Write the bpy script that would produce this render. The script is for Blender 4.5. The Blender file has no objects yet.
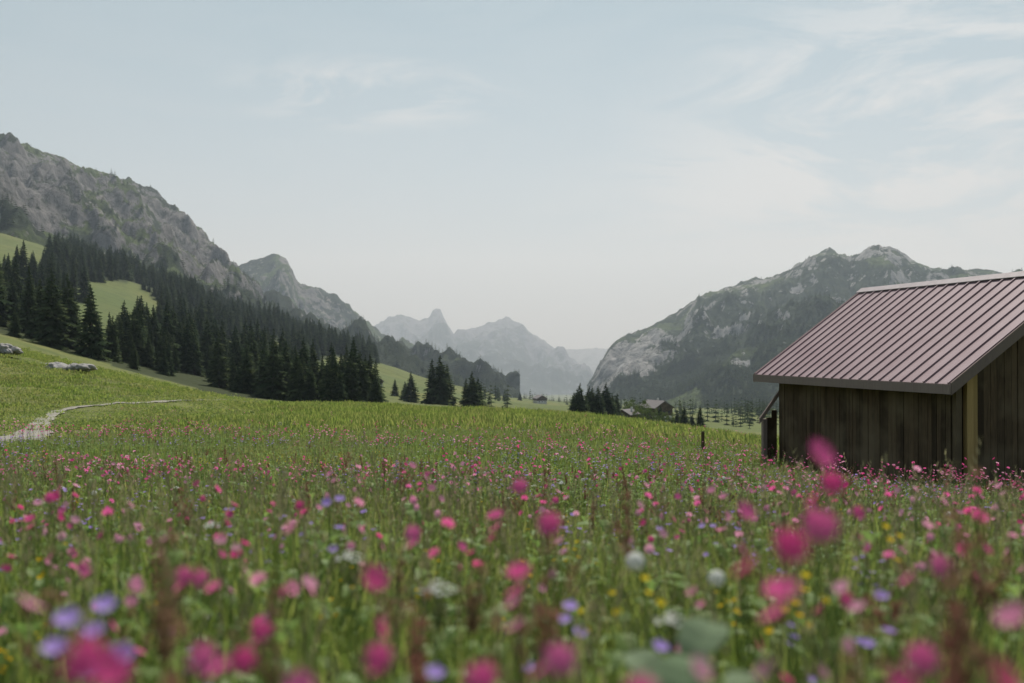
import bpy, bmesh, math, random
import numpy as np
from mathutils import Vector, Matrix
R = random.Random(7)
rs = np.random.RandomState(11)
F = 995.6; HZ = 350.0
VOL = True
scene = bpy.context.scene
scene.view_settings.view_transform = 'Standard'
try: scene.view_settings.look = 'None'
except Exception: pass
scene.view_settings.exposure = 0

# ------------------------------------------------------------------ noise
perm = rs.permutation(256); perm = np.concatenate([perm, perm])
gang = rs.rand(256) * 2 * np.pi
GX, GY = np.cos(gang), np.sin(gang)
def perlin(x, y):
    x = np.asarray(x, float); y = np.asarray(y, float)
    xi = np.floor(x).astype(int); yi = np.floor(y).astype(int)
    xf = x - xi; yf = y - yi
    u = xf*xf*xf*(xf*(xf*6-15)+10); v = yf*yf*yf*(yf*(yf*6-15)+10)
    def g(ix, iy, dx, dy):
        h = perm[(perm[ix & 255] + iy) & 255]
        return GX[h]*dx + GY[h]*dy
    a = g(xi, yi, xf, yf); b = g(xi+1, yi, xf-1, yf)
    c = g(xi, yi+1, xf, yf-1); d = g(xi+1, yi+1, xf-1, yf-1)
    return ((a*(1-u)+b*u)*(1-v) + (c*(1-u)+d*u)*v) * 1.5
def fbm(x, y, o=4, s=0.):
    r = 0; a = 1; t = 0
    for i in range(o):
        r = r + a*perlin(x*2**i+s+i*17.3, y*2**i+s*1.7+i*9.1); t += a; a *= .5
    return r/t
def ridged(x, y, o=4, s=0.):
    r = 0; a = 1; t = 0
    for i in range(o):
        r = r + a*(1-2*np.abs(perlin(x*2**i+s+i*17.3, y*2**i+s*1.7+i*9.1))); t += a; a *= .5
    return r/t
def sstep(a, b, x):
    t = np.clip((x-a)/(b-a), 0, 1); return t*t*(3-2*t)

# ------------------------------------------------------------------ terrain height function
cols = np.array([-300,0,120,230,350,430,512,620,720,850,1024,1300], float)
tab = {
10:[518,520,522,524,526,527,528,530,533,538,543,545],
22:[450,458,461,464,468,470,472,476,486,499,504,507],
40:[430,441,440,439,438,438,438,442,452,468,478,482],
60:[380,410,415,420,420,419,419,424,437,450,460,465],
100:[290,342,372,400,405,408,411,419,438,448,452,455],
160:[300,352,386,410,412,413,417,430,446,450,452,452],
300:[270,332,370,400,408,411,414,424,438,442,440,430],
500:[215,286,322,364,386,400,410,417,424,426,420,400],
900:[175,226,264,312,352,378,404,410,413,413,405,380],
2000:[230,270,300,340,370,390,401,404,405,405,400,390],
5000:[340,340,350,360,380,392,399,401,402,402,400,395],
14000:[380]*12}
ry = np.array([4.0]+sorted(tab)); rows = np.array([[350+1.3/4*F]*12]+[tab[k] for k in sorted(tab)], float)
NL, NS = 260, 260
ly = np.linspace(math.log(3), math.log(15000), NL); ss = np.linspace(-900, 1900, NS)
tmp = np.array([np.interp(ss, cols, r) for r in rows])
G = np.array([np.interp(ly, np.log(ry), tmp[:, j]) for j in range(NS)]).T
def blur(A, s, ax):
    k = np.exp(-0.5*(np.arange(-3*s, 3*s+1)/s)**2); k /= k.sum()
    P = np.pad(A, [(3*s,3*s) if i == ax else (0,0) for i in range(2)], mode='edge')
    return np.apply_along_axis(lambda m: np.convolve(m, k, mode='valid'), ax, P)
G = blur(blur(G, 4, 0), 4, 1)
def H(x, y):
    x = np.asarray(x, float); y = np.asarray(y, float)
    ye = np.clip(y, 4, 14900)
    px = np.clip(512 + F*x/ye, -899, 1899)
    a = (np.log(ye)-ly[0])/(ly[1]-ly[0]); b = (px-ss[0])/(ss[1]-ss[0])
    i = np.clip(a.astype(int), 0, NL-2); j = np.clip(b.astype(int), 0, NS-2); a = a-i; b = b-j
    py = (G[i,j]*(1-b)+G[i,j+1]*b)*(1-a)+(G[i+1,j]*(1-b)+G[i+1,j+1]*b)*a
    z = -(py-HZ)/F*ye
    w = sstep(3, 7, y)
    z = z*w + (-0.9-0.1*np.maximum(y, -30))*(1-w)
    z = z + fbm(x*.35, y*.35, 3, 3.1)*.10 + fbm(x*.05, y*.05, 3, 7.7)*.7*sstep(25, 120, y) \
          + fbm(x*.008, y*.008, 4, 1.7)*7*sstep(200, 800, y)
    return z
def h1(x, y): return float(H(np.array([x]), np.array([y]))[0])
def world(px, d): return ((px-512)/F*d, d)

# ------------------------------------------------------------------ material helpers
def newmat(name):
    m = bpy.data.materials.new(name); m.use_nodes = True
    nt = m.node_tree; nt.nodes.clear(); return m, nt
def N(nt, t, **kw):
    n = nt.nodes.new(t)
    for k, v in kw.items(): setattr(n, k, v)
    return n
def L(nt, a, b): nt.links.new(a, b)
def c4(c): return (c[0], c[1], c[2], 1)
def mixc(nt, fac, a, b, bt='MIX'):
    n = nt.nodes.new('ShaderNodeMix'); n.data_type = 'RGBA'; n.blend_type = bt
    for s, v in ((n.inputs[0], fac), (n.inputs[6], a), (n.inputs[7], b)):
        if hasattr(v, 'links'): L(nt, v, s)
        elif isinstance(v, (int, float)): s.default_value = v
        else: s.default_value = c4(v)
    return n.outputs[2]
def math_(nt, op, a, b=None, clamp=False):
    n = nt.nodes.new('ShaderNodeMath'); n.operation = op; n.use_clamp = clamp
    for s, v in ((n.inputs[0], a), (n.inputs[1], b)):
        if v is None: continue
        if hasattr(v, 'links'): L(nt, v, s)
        else: s.default_value = v
    return n.outputs[0]
def noise(nt, vec, scale, detail=4, rough=.55, dist=0.):
    n = N(nt, 'ShaderNodeTexNoise'); n.inputs['Scale'].default_value = scale
    n.inputs['Detail'].default_value = detail; n.inputs['Roughness'].default_value = rough
    n.inputs['Distortion'].default_value = dist
    if vec is not None: L(nt, vec, n.inputs['Vector'])
    return n.outputs[0]
def ramp(nt, fac, stops):
    n = N(nt, 'ShaderNodeValToRGB'); L(nt, fac, n.inputs[0]); e = n.color_ramp.elements
    while len(e) < len(stops): e.new(.5)
    for k, (p, c) in zip(e, stops):
        k.position = p; k.color = c4(c) if not isinstance(c, (int, float)) else (c, c, c, 1)
    return n.outputs[0]
def out(nt, sh): 
    o = N(nt, 'ShaderNodeOutputMaterial'); L(nt, sh, o.inputs[0]); return o
def principled(nt, col, rough=.8, spec=.2, metal=0.):
    p = N(nt, 'ShaderNodeBsdfPrincipled')
    if hasattr(col, 'links'): L(nt, col, p.inputs['Base Color'])
    else: p.inputs['Base Color'].default_value = c4(col)
    p.inputs['Roughness'].default_value = rough; p.inputs['Metallic'].default_value = metal
    p.inputs['Specular IOR Level'].default_value = spec
    return p
def bump(nt, h, strength, dist, p):
    b = N(nt, 'ShaderNodeBump'); b.inputs['Strength'].default_value = strength
    b.inputs['Distance'].default_value = dist; L(nt, h, b.inputs['Height']); L(nt, b.outputs[0], p.inputs['Normal'])
def leafmat(name, c1, c2, trans=.35, rough=.6, patch=None, spec=.25, gloss=0.):
    m, nt = newmat(name)
    oi = N(nt, 'ShaderNodeObjectInfo'); geo = N(nt, 'ShaderNodeNewGeometry')
    col = mixc(nt, oi.outputs['Random'], c1, c2)
    if patch:
        n = noise(nt, geo.outputs['Position'], patch[0], 3)
        f = ramp(nt, n, [(.38, 0.), (.62, 1.)]); col = mixc(nt, f, col, patch[1])
    p = N(nt, 'ShaderNodeBsdfDiffuse'); L(nt, col, p.inputs[0]); t = N(nt, 'ShaderNodeBsdfTranslucent'); L(nt, col, t.inputs[0])
    mx = N(nt, 'ShaderNodeMixShader'); mx.inputs[0].default_value = trans
    L(nt, p.outputs[0], mx.inputs[1]); L(nt, t.outputs[0], mx.inputs[2]); sh = mx.outputs[0]
    if gloss:
        g = N(nt, 'ShaderNodeBsdfGlossy'); g.inputs['Roughness'].default_value = .5; g.inputs['Color'].default_value = (.8,.9,.7,1)
        m2 = N(nt, 'ShaderNodeMixShader'); m2.inputs[0].default_value = gloss; L(nt, sh, m2.inputs[1]); L(nt, g.outputs[0], m2.inputs[2]); sh = m2.outputs[0]
    out(nt, sh); return m
def plain(name, c1, c2, scale=3., rough=.8, bmp=0., dist=.02, spec=.2, stretch=None):
    m, nt = newmat(name); tc = N(nt, 'ShaderNodeNewGeometry').outputs['Position']
    if stretch:
        mp = N(nt, 'ShaderNodeMapping'); mp.inputs['Scale'].default_value = stretch; L(nt, tc, mp.inputs[0]); tc = mp.outputs[0]
    n = noise(nt, tc, scale, 6, .6); col = mixc(nt, ramp(nt, n, [(.3, 0.), (.7, 1.)]), c1, c2)
    p = principled(nt, col, rough, spec)
    if bmp: bump(nt, n, bmp, dist, p)
    out(nt, p.outputs[0]); return m

# ------------------------------------------------------------------ mesh builder
class MB:
    def __init__(s): s.v = []; s.f = []; s.m = []
    def add(s, vs, fs, m=0):
        o = len(s.v); s.v += [tuple(v) for v in vs]
        for f in fs: s.f.append(tuple(i+o for i in f)); s.m.append(m)
    def mesh(s, name, mats, smooth=False):
        me = bpy.data.meshes.new(name); me.from_pydata(s.v, [], s.f); me.update()
        for m in mats: me.materials.append(m)
        me.polygons.foreach_set('material_index', s.m)
        if smooth: me.polygons.foreach_set('use_smooth', [True]*len(s.f))
        return me
def link(name, me, coll=None, parent=None):
    o = bpy.data.objects.new(name, me); (coll or scene.collection).objects.link(o)
    if parent: o.parent = parent
    return o
def grid_mesh(name, X, Y, Z, mat, attrs={}, wrap=False):
    nu, nv = X.shape
    co = np.stack([X, Y, Z], -1).reshape(-1, 3)
    i = np.arange(nu-1 if not wrap else nu)[:, None]; j = np.arange(nv-1)[None, :]; i2 = (i+1) % nu
    q = np.stack([i*nv+j, i2*nv+j, i2*nv+j+1, i*nv+j+1], -1).reshape(-1, 4)
    me = bpy.data.meshes.new(name); me.vertices.add(len(co)); me.vertices.foreach_set('co', co.astype(np.float32).ravel())
    me.loops.add(q.size); me.loops.foreach_set('vertex_index', q.astype(np.int32).ravel())
    me.polygons.add(len(q)); me.polygons.foreach_set('loop_start', (np.arange(len(q))*4).astype(np.int32))
    me.polygons.foreach_set('loop_total', np.full(len(q), 4, np.int32))
    me.update(calc_edges=True); me.validate()
    me.polygons.foreach_set('use_smooth', [True]*len(me.polygons))
    for k, a in attrs.items():
        at = me.attributes.new(k, 'FLOAT', 'POINT'); at.data.foreach_set('value', a.astype(np.float32).ravel())
    me.materials.append(mat); return link(name, me)

# ------------------------------------------------------------------ path centre line (used for exclusion too)
pth = [(-700,18),(-400,21),(-160,27),(-70,31),(-20,34),(15,38),(35,44),(42,52),(62,60),(110,66),(170,75),(232,90),(300,112)]
PTH = np.array([world(a, b) for a, b in pth])
def dense(P, n=12):
    t = np.arange(len(P)); tt = np.linspace(0, len(P)-1, n*len(P))
    from_x = np.interp(tt, t, P[:,0]); from_y = np.interp(tt, t, P[:,1])
    k = np.ones(9)/9
    fx = np.convolve(np.pad(from_x, 4, mode='edge'), k, 'valid'); fy = np.convolve(np.pad(from_y, 4, mode='edge'), k, 'valid')
    return np.stack([fx, fy], 1)
PD = dense(PTH)
def dpath(x, y):
    x = np.asarray(x); y = np.asarray(y); r = np.full(x.shape, 1e9)
    for p in PD[::2]: r = np.minimum(r, np.hypot(x-p[0], y-p[1]))
    return r

# ------------------------------------------------------------------ forest region test in terrain coordinates
def clearing(px, py, x, y):
    def ell(cx, cy, rx, ry_): return ((px-cx)/rx)**2 + ((py-cy)/ry_)**2 < 1 + .9*fbm(x*.02, y*.02, 3, 5.)
    return ell(12, 252, 48, 29) | ell(112, 314, 54, 32) | ell(255, 352, 34, 14) | ell(330, 376, 36, 18) | ell(190, 330, 16, 10)
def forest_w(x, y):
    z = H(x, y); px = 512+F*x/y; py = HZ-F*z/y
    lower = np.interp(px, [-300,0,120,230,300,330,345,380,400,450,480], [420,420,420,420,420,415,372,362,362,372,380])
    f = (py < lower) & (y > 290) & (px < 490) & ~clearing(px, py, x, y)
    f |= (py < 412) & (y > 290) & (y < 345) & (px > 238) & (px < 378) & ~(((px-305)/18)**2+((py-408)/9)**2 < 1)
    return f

# ------------------------------------------------------------------ ground
th = np.concatenate([np.radians(np.arange(-42, 42, .16)), np.radians(np.arange(42, 318, 2.0))])
rr = np.exp(np.linspace(math.log(.35), math.log(14500), 400))
TH, RR = np.meshgrid(th, rr, indexing='ij')
GXX, GYY = np.sin(TH)*RR, np.cos(TH)*RR
GZZ = H(GXX, GYY)
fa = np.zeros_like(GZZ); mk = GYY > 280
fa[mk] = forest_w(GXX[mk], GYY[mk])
gm, nt = newmat('meadow_ground'); pos = N(nt, 'ShaderNodeNewGeometry').outputs['Position']
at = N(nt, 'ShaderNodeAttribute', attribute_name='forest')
n1 = noise(nt, pos, .03, 6, .6); n2 = noise(nt, pos, 1.6, 6, .65); n3 = noise(nt, pos, .006, 4, .5); n4 = noise(nt, pos, .12, 8, .7)
c = mixc(nt, ramp(nt, n1, [(.35, 0.), (.65, 1.)]), (.120, .148, .042), (.170, .172, .060))
c = mixc(nt, ramp(nt, n3, [(.4, 0.), (.62, 1.)]), c, (.100, .135, .045))
c = mixc(nt, ramp(nt, n2, [(.35, .55), (.6, 0.)]), c, (.08, .09, .03))
c = mixc(nt, ramp(nt, n4, [(.38, .6), (.52, 0.)]), c, (.07, .085, .032))
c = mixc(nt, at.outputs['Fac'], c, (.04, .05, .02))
p = principled(nt, c, .95, .1); bump(nt, n2, .6, .12, p); out(nt, p.outputs[0])
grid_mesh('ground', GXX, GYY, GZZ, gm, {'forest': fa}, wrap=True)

# path
pm = plain('path_gravel', (.30,.28,.24), (.20,.19,.15), 4., .9, .4, .03)
b = MB()
tg = np.gradient(PD, axis=0); tg /= np.linalg.norm(tg, axis=1)[:, None]
W = 7
for k, (q, t) in enumerate(zip(PD, tg)):
    nx, ny = -t[1], t[0]
    wd = float(np.interp(q[1], [38, 48, 60, 90], [1.1, .5, .28, .22])) + .10*math.sin(k*.9) + .06*math.sin(k*2.3)
    for i in range(W):
        o = (i/(W-1)-.5)*2*wd
        X, Y = q[0]+nx*o, q[1]+ny*o
        b.v.append((X, Y, h1(X, Y)+.07-.03*abs(o)))
    if k:
        for i in range(W-1):
            a = (k-1)*W+i; b.f.append((a, a+1, a+W+1, a+W)); b.m.append(0)
link('gravel_path', b.mesh('gravel_path', [pm], True))

# ------------------------------------------------------------------ mountains
def mountmat(name, rockA, rockB, forest, grass, sc=1., bd=10.):
    m, nt = newmat(name); pos = N(nt, 'ShaderNodeNewGeometry').outputs['Position']
    ar = N(nt, 'ShaderNodeAttribute', attribute_name='rock').outputs['Fac']
    ag = N(nt, 'ShaderNodeAttribute', attribute_name='grass').outputs['Fac']
    nb = noise(nt, pos, .012*sc, 8, .7, .3); nf = noise(nt, pos, .05*sc, 6, .7)
    mp = N(nt, 'ShaderNodeMapping'); mp.inputs['Scale'].default_value = (1, 1, .25); L(nt, pos, mp.inputs[0])
    ns = noise(nt, mp.outputs[0], .035*sc, 8, .75, .6)
    rock = mixc(nt, ramp(nt, ns, [(.40, 0.), (.62, 1.)]), rockB, rockA)
    rock = mixc(nt, ramp(nt, nf, [(.36, .8), (.5, 0.)]), rock, (.035, .042, .032))
    veg = mixc(nt, ramp(nt, math_(nt, 'ADD', ag, math_(nt, 'MULTIPLY', math_(nt, 'SUBTRACT', nb, .5), 1.6)), [(.42, 0.), (.6, 1.)]), forest, grass)
    veg = mixc(nt, ramp(nt, nf, [(.35, .6), (.55, 0.)]), veg, (.02, .028, .016))
    f = ramp(nt, math_(nt, 'ADD', ar, math_(nt, 'MULTIPLY', math_(nt, 'SUBTRACT', math_(nt, 'ADD', math_(nt, 'MULTIPLY', nf, .55), math_(nt, 'MULTIPLY', ns, .45)), .5), 3.2)), [(.43, 0.), (.57, 1.)])
    c = mixc(nt, f, veg, rock)
    p = principled(nt, c, .95, .1)
    bump(nt, math_(nt, 'ADD', ns, nf), 1., bd, p); out(nt, p.outputs[0]); return m
def mountain(name, K, nu, nv, amp, Lg, seed, mat, maskfn, jag=6., prof=1.25, dy=0.):
    K = np.array(K, float); K[:, 1] += dy; t = np.arange(len(K)); tt = np.linspace(0, len(K)-1, nu)
    span = np.concatenate([[0], np.cumsum(np.abs(np.diff(K[:,0]))+2)]); tt = np.interp(np.linspace(0, span[-1], nu), span, t)
    I = [np.interp(tt, t, K[:, c]) for c in range(6)]
    rx, ryy, rz = (I[0]-512)/F*I[2], I[2], (HZ-I[1])/F*I[2]
    fx, fy, fz = (I[3]-512)/F*I[5], I[5], (HZ-I[4])/F*I[5]
    v = np.linspace(0, 1.5, nv)[None, :]
    vf = np.minimum(v, 1.)
    rx, ryy, rz, fx, fy, fz = [a[:, None] for a in (rx, ryy, rz, fx, fy, fz)]
    X = fx+(rx-fx)*v; Y = fy+(ryy-fy)*v
    Z = fz+(rz-fz)*(vf**prof) - np.maximum(v-1, 0)*(rz-fz)*1.1
    env = np.sin(np.pi*np.clip(vf, 0, 1)*.93)**.8
    warp = fbm(X/Lg/1.5, Y/Lg/1.5, 3, seed+3)*.5
    g = ridged(X/Lg+warp, Y/Lg/2.2, 5, seed)
    Z = Z + (g-.35)*amp*env + fbm(X/(Lg*.25), Y/(Lg*.25), 4, seed+8)*amp*.3*env
    Z = Z + ridged(X/(jag*7), Y/(jag*7), 4, seed+5)*jag*sstep(.35, 1, vf)
    gz = np.gradient(Z, axis=1)/np.maximum(np.hypot(np.gradient(X, axis=1), np.gradient(Y, axis=1)), .1)
    gu = np.gradient(Z, axis=0)/np.maximum(np.hypot(np.gradient(X, axis=0), np.gradient(Y, axis=0)), .1)
    slope = np.hypot(gz, gu)
    px = 512+F*X/Y
    rock, grass = maskfn(px, v+0*px, slope, X, Y, Z)
    grid_mesh(name, X, Y, Z, mat, {'rock': np.clip(rock, -1, 2), 'grass': np.clip(grass, -1, 2)})
    return dict(X=X, Y=Y, Z=Z, rock=rock, grass=grass, v=v+0*px, px=px)

rockmat = mountmat('mountain_rock_and_forest', (.24,.225,.21), (.11,.108,.105), (.035,.048,.026), (.085,.115,.036))
rockmat2 = mountmat('limestone_and_forest', (.40,.39,.37), (.19,.188,.18), (.034,.050,.024), (.085,.115,.036))
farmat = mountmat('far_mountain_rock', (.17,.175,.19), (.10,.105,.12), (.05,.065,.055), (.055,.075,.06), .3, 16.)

KA = [(-600,118,1500,-600,330,700),(-150,128,1600,-200,310,750),(-40,134,1680,-60,292,790),(0,138,1700,-20,285,800),(40,146,1750,20,290,810),(70,159,1800,50,295,820),
(110,171,1900,85,303,830),(150,191,2000,120,312,840),(180,207,2100,150,320,850),(205,235,2200,185,335,870),(240,266,2300,230,350,900),
(262,290,2300,265,360,930),(300,318,2300,300,370,950),(350,340,2300,350,380,1000),(400,354,2300,400,390,1100),(430,366,2300,430,396,1200),(470,386,2300,470,402,1300),(520,404,2300,520,410,1400)]
def mA(px, v, sl, X, Y, Z):
    r = sstep(.25, .5, v)*.42 + (sl-.75)*.5 + fbm(X/160, Y/160, 3, 2.)*.7 + .03
    r = np.where(px > 225, r - sstep(225, 270, px)*.9, r)
    g = .34 + fbm(X/120, Y/120, 3, 9.)*.8 + sstep(.2, .6, v)*.2 - sstep(230,280,px)*.3
    return r, g
A = mountain('rocky_mountain', KA, 620, 260, 110., 190., 4.2, rockmat, mA, 9., 1.25, 9.)
KB = [(100,330,3300,100,400,2500),(180,300,3300,180,400,2500),(225,272,3300,225,400,2500),(242,262,3300,242,400,2500),(262,256,3300,262,402,2500),(276,254,3300,276,402,2500),(288,263,3300,290,403,2500),(298,280,3350,300,403,2500),(312,286,3350,315,403,2500),(328,292,3400,330,403,2500),(350,309,3450,352,403,2500),
(375,328,3500,378,403,2500),(400,343,3500,405,403,2500),(440,360,3500,440,403,2500),(480,382,3500,480,403,2500),(520,401,3500,520,405,2500)]
def mB(px, v, sl, X, Y, Z):
    r = .2+sstep(.3, .8, v)*.12 + (sl-.9)*.35 + fbm(X/200, Y/200, 3, 2.)*.6 - sstep(320, 390, px)*.35
    g = .45 + fbm(X/160, Y/160, 3, 9.)*.8
    return r, g
B = mountain('rocky_mountain', KB, 360, 160, 130., 260., 14.2, rockmat, mB, 12., 1., 5.)
KR = [(588,394,2600,592,402,2000),(594,380,2600,598,403,1900),(600,364,2600,610,403,1800),(608,351,2600,625,405,1700),(628,332,2650,650,407,1600),(660,318,2700,690,410,1500),(690,303,2750,715,412,1400),(720,287,2800,740,414,1300),
(760,274,2850,770,416,1250),(790,263,2900,800,418,1200),(810,250,2950,815,419,1180),(830,248,2950,830,419,1160),(850,257,2980,850,420,1140),(870,245,3000,865,420,1120),(890,241,3000,880,420,1100),(910,254,2950,900,420,1080),(940,264,2900,940,420,1050),(985,272,2700,980,420,1000),(1060,270,2500,1060,418,950),(1200,240,2200,1200,410,900),(1500,210,1900,1500,400,850)]
def mR(px, v, sl, X, Y, Z):
    cl = np.exp(-((px-624)/32)**2)*sstep(.15, .3, v)*(1-sstep(.82, .97, v))
    r = -.08 + (sl-.65)*.45 + fbm(X/150, Y/150, 3, 2.)*.8 + cl*1.1 + sstep(.6, .95, v)*.40*sstep(670, 770, px) + sstep(.6,1,v)*.12
    g = .14 + fbm(X/140, Y/140, 3, 9.)*.8 + .35*sstep(.6, .95, v)+ .6*(1-sstep(.0, .10, v))
    return r, g
RM = mountain('forested_mountain', KR, 620, 300, 100., 300., 24.2, rockmat2, mR, 9., 1.1, 6.)
KF = [(300,372,10000,300,399,6000),(350,345,10000,350,399,6000),(375,331,10000,375,399,6000),(388,323,10000,388,399,6000),(400,321,10000,400,399,6000),(420,325,10000,420,399,6000),(429,322,10000,430,399,6000),(433,316,10000,434,399,6000),(440,313,10000,440,399,6000),(444,322,10000,444,399,6000),(449,328,10000,449,399,6000),(454,336,10000,454,399,6000),
(464,332,10000,464,399,6000),(480,329,10000,480,399,6000),(496,325,10000,496,399,6000),(506,323,10000,506,399,6000),(520,328,10000,520,399,6000),(540,340,10000,540,399,6000),(560,353,9800,560,399,6000),(580,370,9500,575,400,6000),(600,388,9000,590,400,6000),(640,402,9000,640,402,6000)]
mF = lambda px, v, sl, X, Y, Z: (.35+.3*sstep(.4,.9,v)+fbm(X/700,Y/700,3,2.)*.5, .4+fbm(X/500,Y/500,3,5.)*.5)
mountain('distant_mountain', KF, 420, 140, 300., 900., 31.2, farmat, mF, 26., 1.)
KG = [(480,360,14000,480,397,11500),(540,352,14000,540,397,11500),(575,349,14000,575,397,11500),(600,350,14000,600,397,11500),(650,356,14000,650,397,11500),(760,350,14000,760,397,11500)]
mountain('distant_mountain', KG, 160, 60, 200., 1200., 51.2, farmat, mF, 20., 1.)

# ------------------------------------------------------------------ plant assets
assets = {}
def coll(name):
    if name not in assets: assets[name] = bpy.data.collections.new(name)
    return assets[name]
def asset(cname, me_name, mb, mats, smooth=False):
    me = mb.mesh(me_name, mats, smooth); return link(me_name, me, coll(cname))
def scatter(name, cname, pts, rot, scl, idx):
    pts = np.asarray(pts, np.float32); n = len(pts)
    me = bpy.data.meshes.new(name); me.vertices.add(n); me.vertices.foreach_set('co', pts.ravel())
    a = me.attributes.new('rot', 'FLOAT_VECTOR', 'POINT'); a.data.foreach_set('vector', np.asarray(rot, np.float32).ravel())
    a = me.attributes.new('scl', 'FLOAT_VECTOR', 'POINT'); a.data.foreach_set('vector', np.asarray(scl, np.float32).ravel())
    a = me.attributes.new('idx', 'INT', 'POINT'); a.data.foreach_set('value', np.asarray(idx, np.int32).ravel())
    o = link(name, me)
    ng = bpy.data.node_groups.new(name+'_nodes', 'GeometryNodeTree')
    ng.interface.new_socket('Geometry', in_out='INPUT', socket_type='NodeSocketGeometry')
    ng.interface.new_socket('Geometry', in_out='OUTPUT', socket_type='NodeSocketGeometry')
    gi = ng.nodes.new('NodeGroupInput'); go = ng.nodes.new('NodeGroupOutput')
    ip = ng.nodes.new('GeometryNodeInstanceOnPoints'); ci = ng.nodes.new('GeometryNodeCollectionInfo')
    ci.inputs['Collection'].default_value = coll(cname); ci.inputs['Separate Children'].default_value = True; ci.inputs['Reset Children'].default_value = True
    def na(nm, dt):
        k = ng.nodes.new('GeometryNodeInputNamedAttribute'); k.data_type = dt; k.inputs['Name'].default_value = nm; return k.outputs[0]
    er = ng.nodes.new('FunctionNodeEulerToRotation')
    lk = ng.links.new
    lk(gi.outputs[0], ip.inputs['Points']); lk(ci.outputs[0], ip.inputs['Instance']); ip.inputs['Pick Instance'].default_value = True
    lk(na('idx', 'INT'), ip.inputs['Instance Index']); lk(na('rot', 'FLOAT_VECTOR'), er.inputs[0]); lk(er.outputs[0], ip.inputs['Rotation'])
    lk(na('scl', 'FLOAT_VECTOR'), ip.inputs['Scale']); lk(ip.outputs[0], go.inputs[0])
    md = o.modifiers.new('scatter', 'NODES'); md.node_group = ng
    return o

GR1 = leafmat('grass_blade', (.20,.28,.052), (.29,.34,.08), .60, .5, (.25, (.28,.29,.09)), gloss=.02)
GR2 = leafmat('grass_blade_dark', (.11,.18,.040), (.17,.235,.055), .5, .5, gloss=.015)
SEED = leafmat('grass_seed_head', (.30,.28,.15), (.32,.28,.17), .45, .8)
STEM = leafmat('flower_stem', (.16,.25,.07), (.21,.23,.10), .4, .6)
LEAF = leafmat('broad_leaf', (.14,.235,.055), (.22,.31,.085), .58, .45, gloss=.025)
PALE = leafmat('pale_leaf', (.20,.27,.16), (.25,.31,.20), .4, .5)
PINK = leafmat('pink_petal', (.82,.06,.28), (.86,.17,.44), .5, .6)
PINK2 = leafmat('pale_pink_petal', (.87,.42,.58), (.82,.27,.47), .5, .6)
CAL = leafmat('calyx', (.25,.13,.10), (.20,.15,.08), .3, .7)
SOR = leafmat('sorrel_seed', (.30,.12,.10), (.26,.18,.10), .4, .8)
LILAC = leafmat('lilac_petal', (.42,.28,.74), (.58,.42,.82), .45, .6)
YEL = leafmat('yellow_petal', (.80,.50,.02), (.75,.60,.04), .4, .4)
WHT = leafmat('white_petal', (.88,.88,.85), (.85,.86,.80), .55, .7)

def blade(b, x, y, z0, h, w, az, lean, m, seg=3, curl=1.6):
    ca, sa = math.cos(az), math.sin(az); vs = []
    for i in range(seg+1):
        t = i/seg; off = lean*h*(t**curl); zz = z0+h*t*(1-.25*abs(lean)*t)
        ww = w*(1-t)**.7 if i < seg else 0
        if i < seg: vs += [(x+ca*off-sa*ww, y+sa*off+ca*ww, zz), (x+ca*off+sa*ww, y+sa*off-ca*ww, zz)]
        else: vs.append((x+ca*off, y+sa*off, zz))
    fs = [(2*i, 2*i+1, 2*i+3, 2*i+2) for i in range(seg-1)]+[(2*seg-2, 2*seg-1, 2*seg)]
    b.add(vs, fs, m)
def leaf(b, P, az, L_, w, up, m, fold=.25, droop=.5):
    ca, sa = math.cos(az), math.sin(az); vs = []
    for t, k in ((0, .12), (.3, .8), (.55, 1.), (.8, .6), (1, 0.)):
        r = L_*t*math.cos(up); zz = L_*(t*math.sin(up)-droop*t*t)
        ww = w*k
        vs += [(P[0]+ca*r-sa*ww, P[1]+sa*r+ca*ww, P[2]+zz+ww*fold), (P[0]+ca*r, P[1]+sa*r, P[2]+zz), (P[0]+ca*r+sa*ww, P[1]+sa*r-ca*ww, P[2]+zz+ww*fold)]
    fs = []
    for i in range(4):
        a = 3*i; fs += [(a, a+1, a+4, a+3), (a+1, a+2, a+5, a+4)]
    b.add(vs, fs, m)
def stem(b, A_, B_, r, m):
    A_ = Vector(A_); B_ = Vector(B_); d = (B_-A_).normalized(); u = d.orthogonal().normalized(); w = d.cross(u)
    vs = [A_+(u*math.cos(k*2.094)+w*math.sin(k*2.094))*r for k in range(3)]+[B_+(u*math.cos(k*2.094)+w*math.sin(k*2.094))*r*.7 for k in range(3)]
    b.add(vs, [(0,1,4,3),(1,2,5,4),(2,0,3,5)], m)
def petals(b, P, nrm, r, m, n=5, lobe=True, cup=.25):
    P = Vector(P); nrm = Vector(nrm).normalized(); u = nrm.orthogonal().normalized(); w = nrm.cross(u)
    ph = R.random()*6
    for k in range(n):
        a = ph+k*2*math.pi/n; d = u*math.cos(a)+w*math.sin(a); s = nrm.cross(d)
        hw = r*math.sin(math.pi/n)*.95; c_ = cup+R.uniform(-.1,.1)
        if lobe:
            vs = [P, P+d*r*.6+s*hw*.7+nrm*r*c_*.6, P+d*r+s*hw*.75+nrm*r*c_, P+d*r*.78+nrm*r*c_*.8, P+d*r-s*hw*.75+nrm*r*c_, P+d*r*.6-s*hw*.7+nrm*r*c_*.6]
            b.add(vs, [(0,1,2,3),(0,3,4,5)], m)
        else:
            vs = [P, P+d*r*.55+s*hw+nrm*r*c_*.55, P+d*r+nrm*r*c_, P+d*r*.55-s*hw+nrm*r*c_*.55]
            b.add(vs, [(0,1,2,3)], m)
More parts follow.
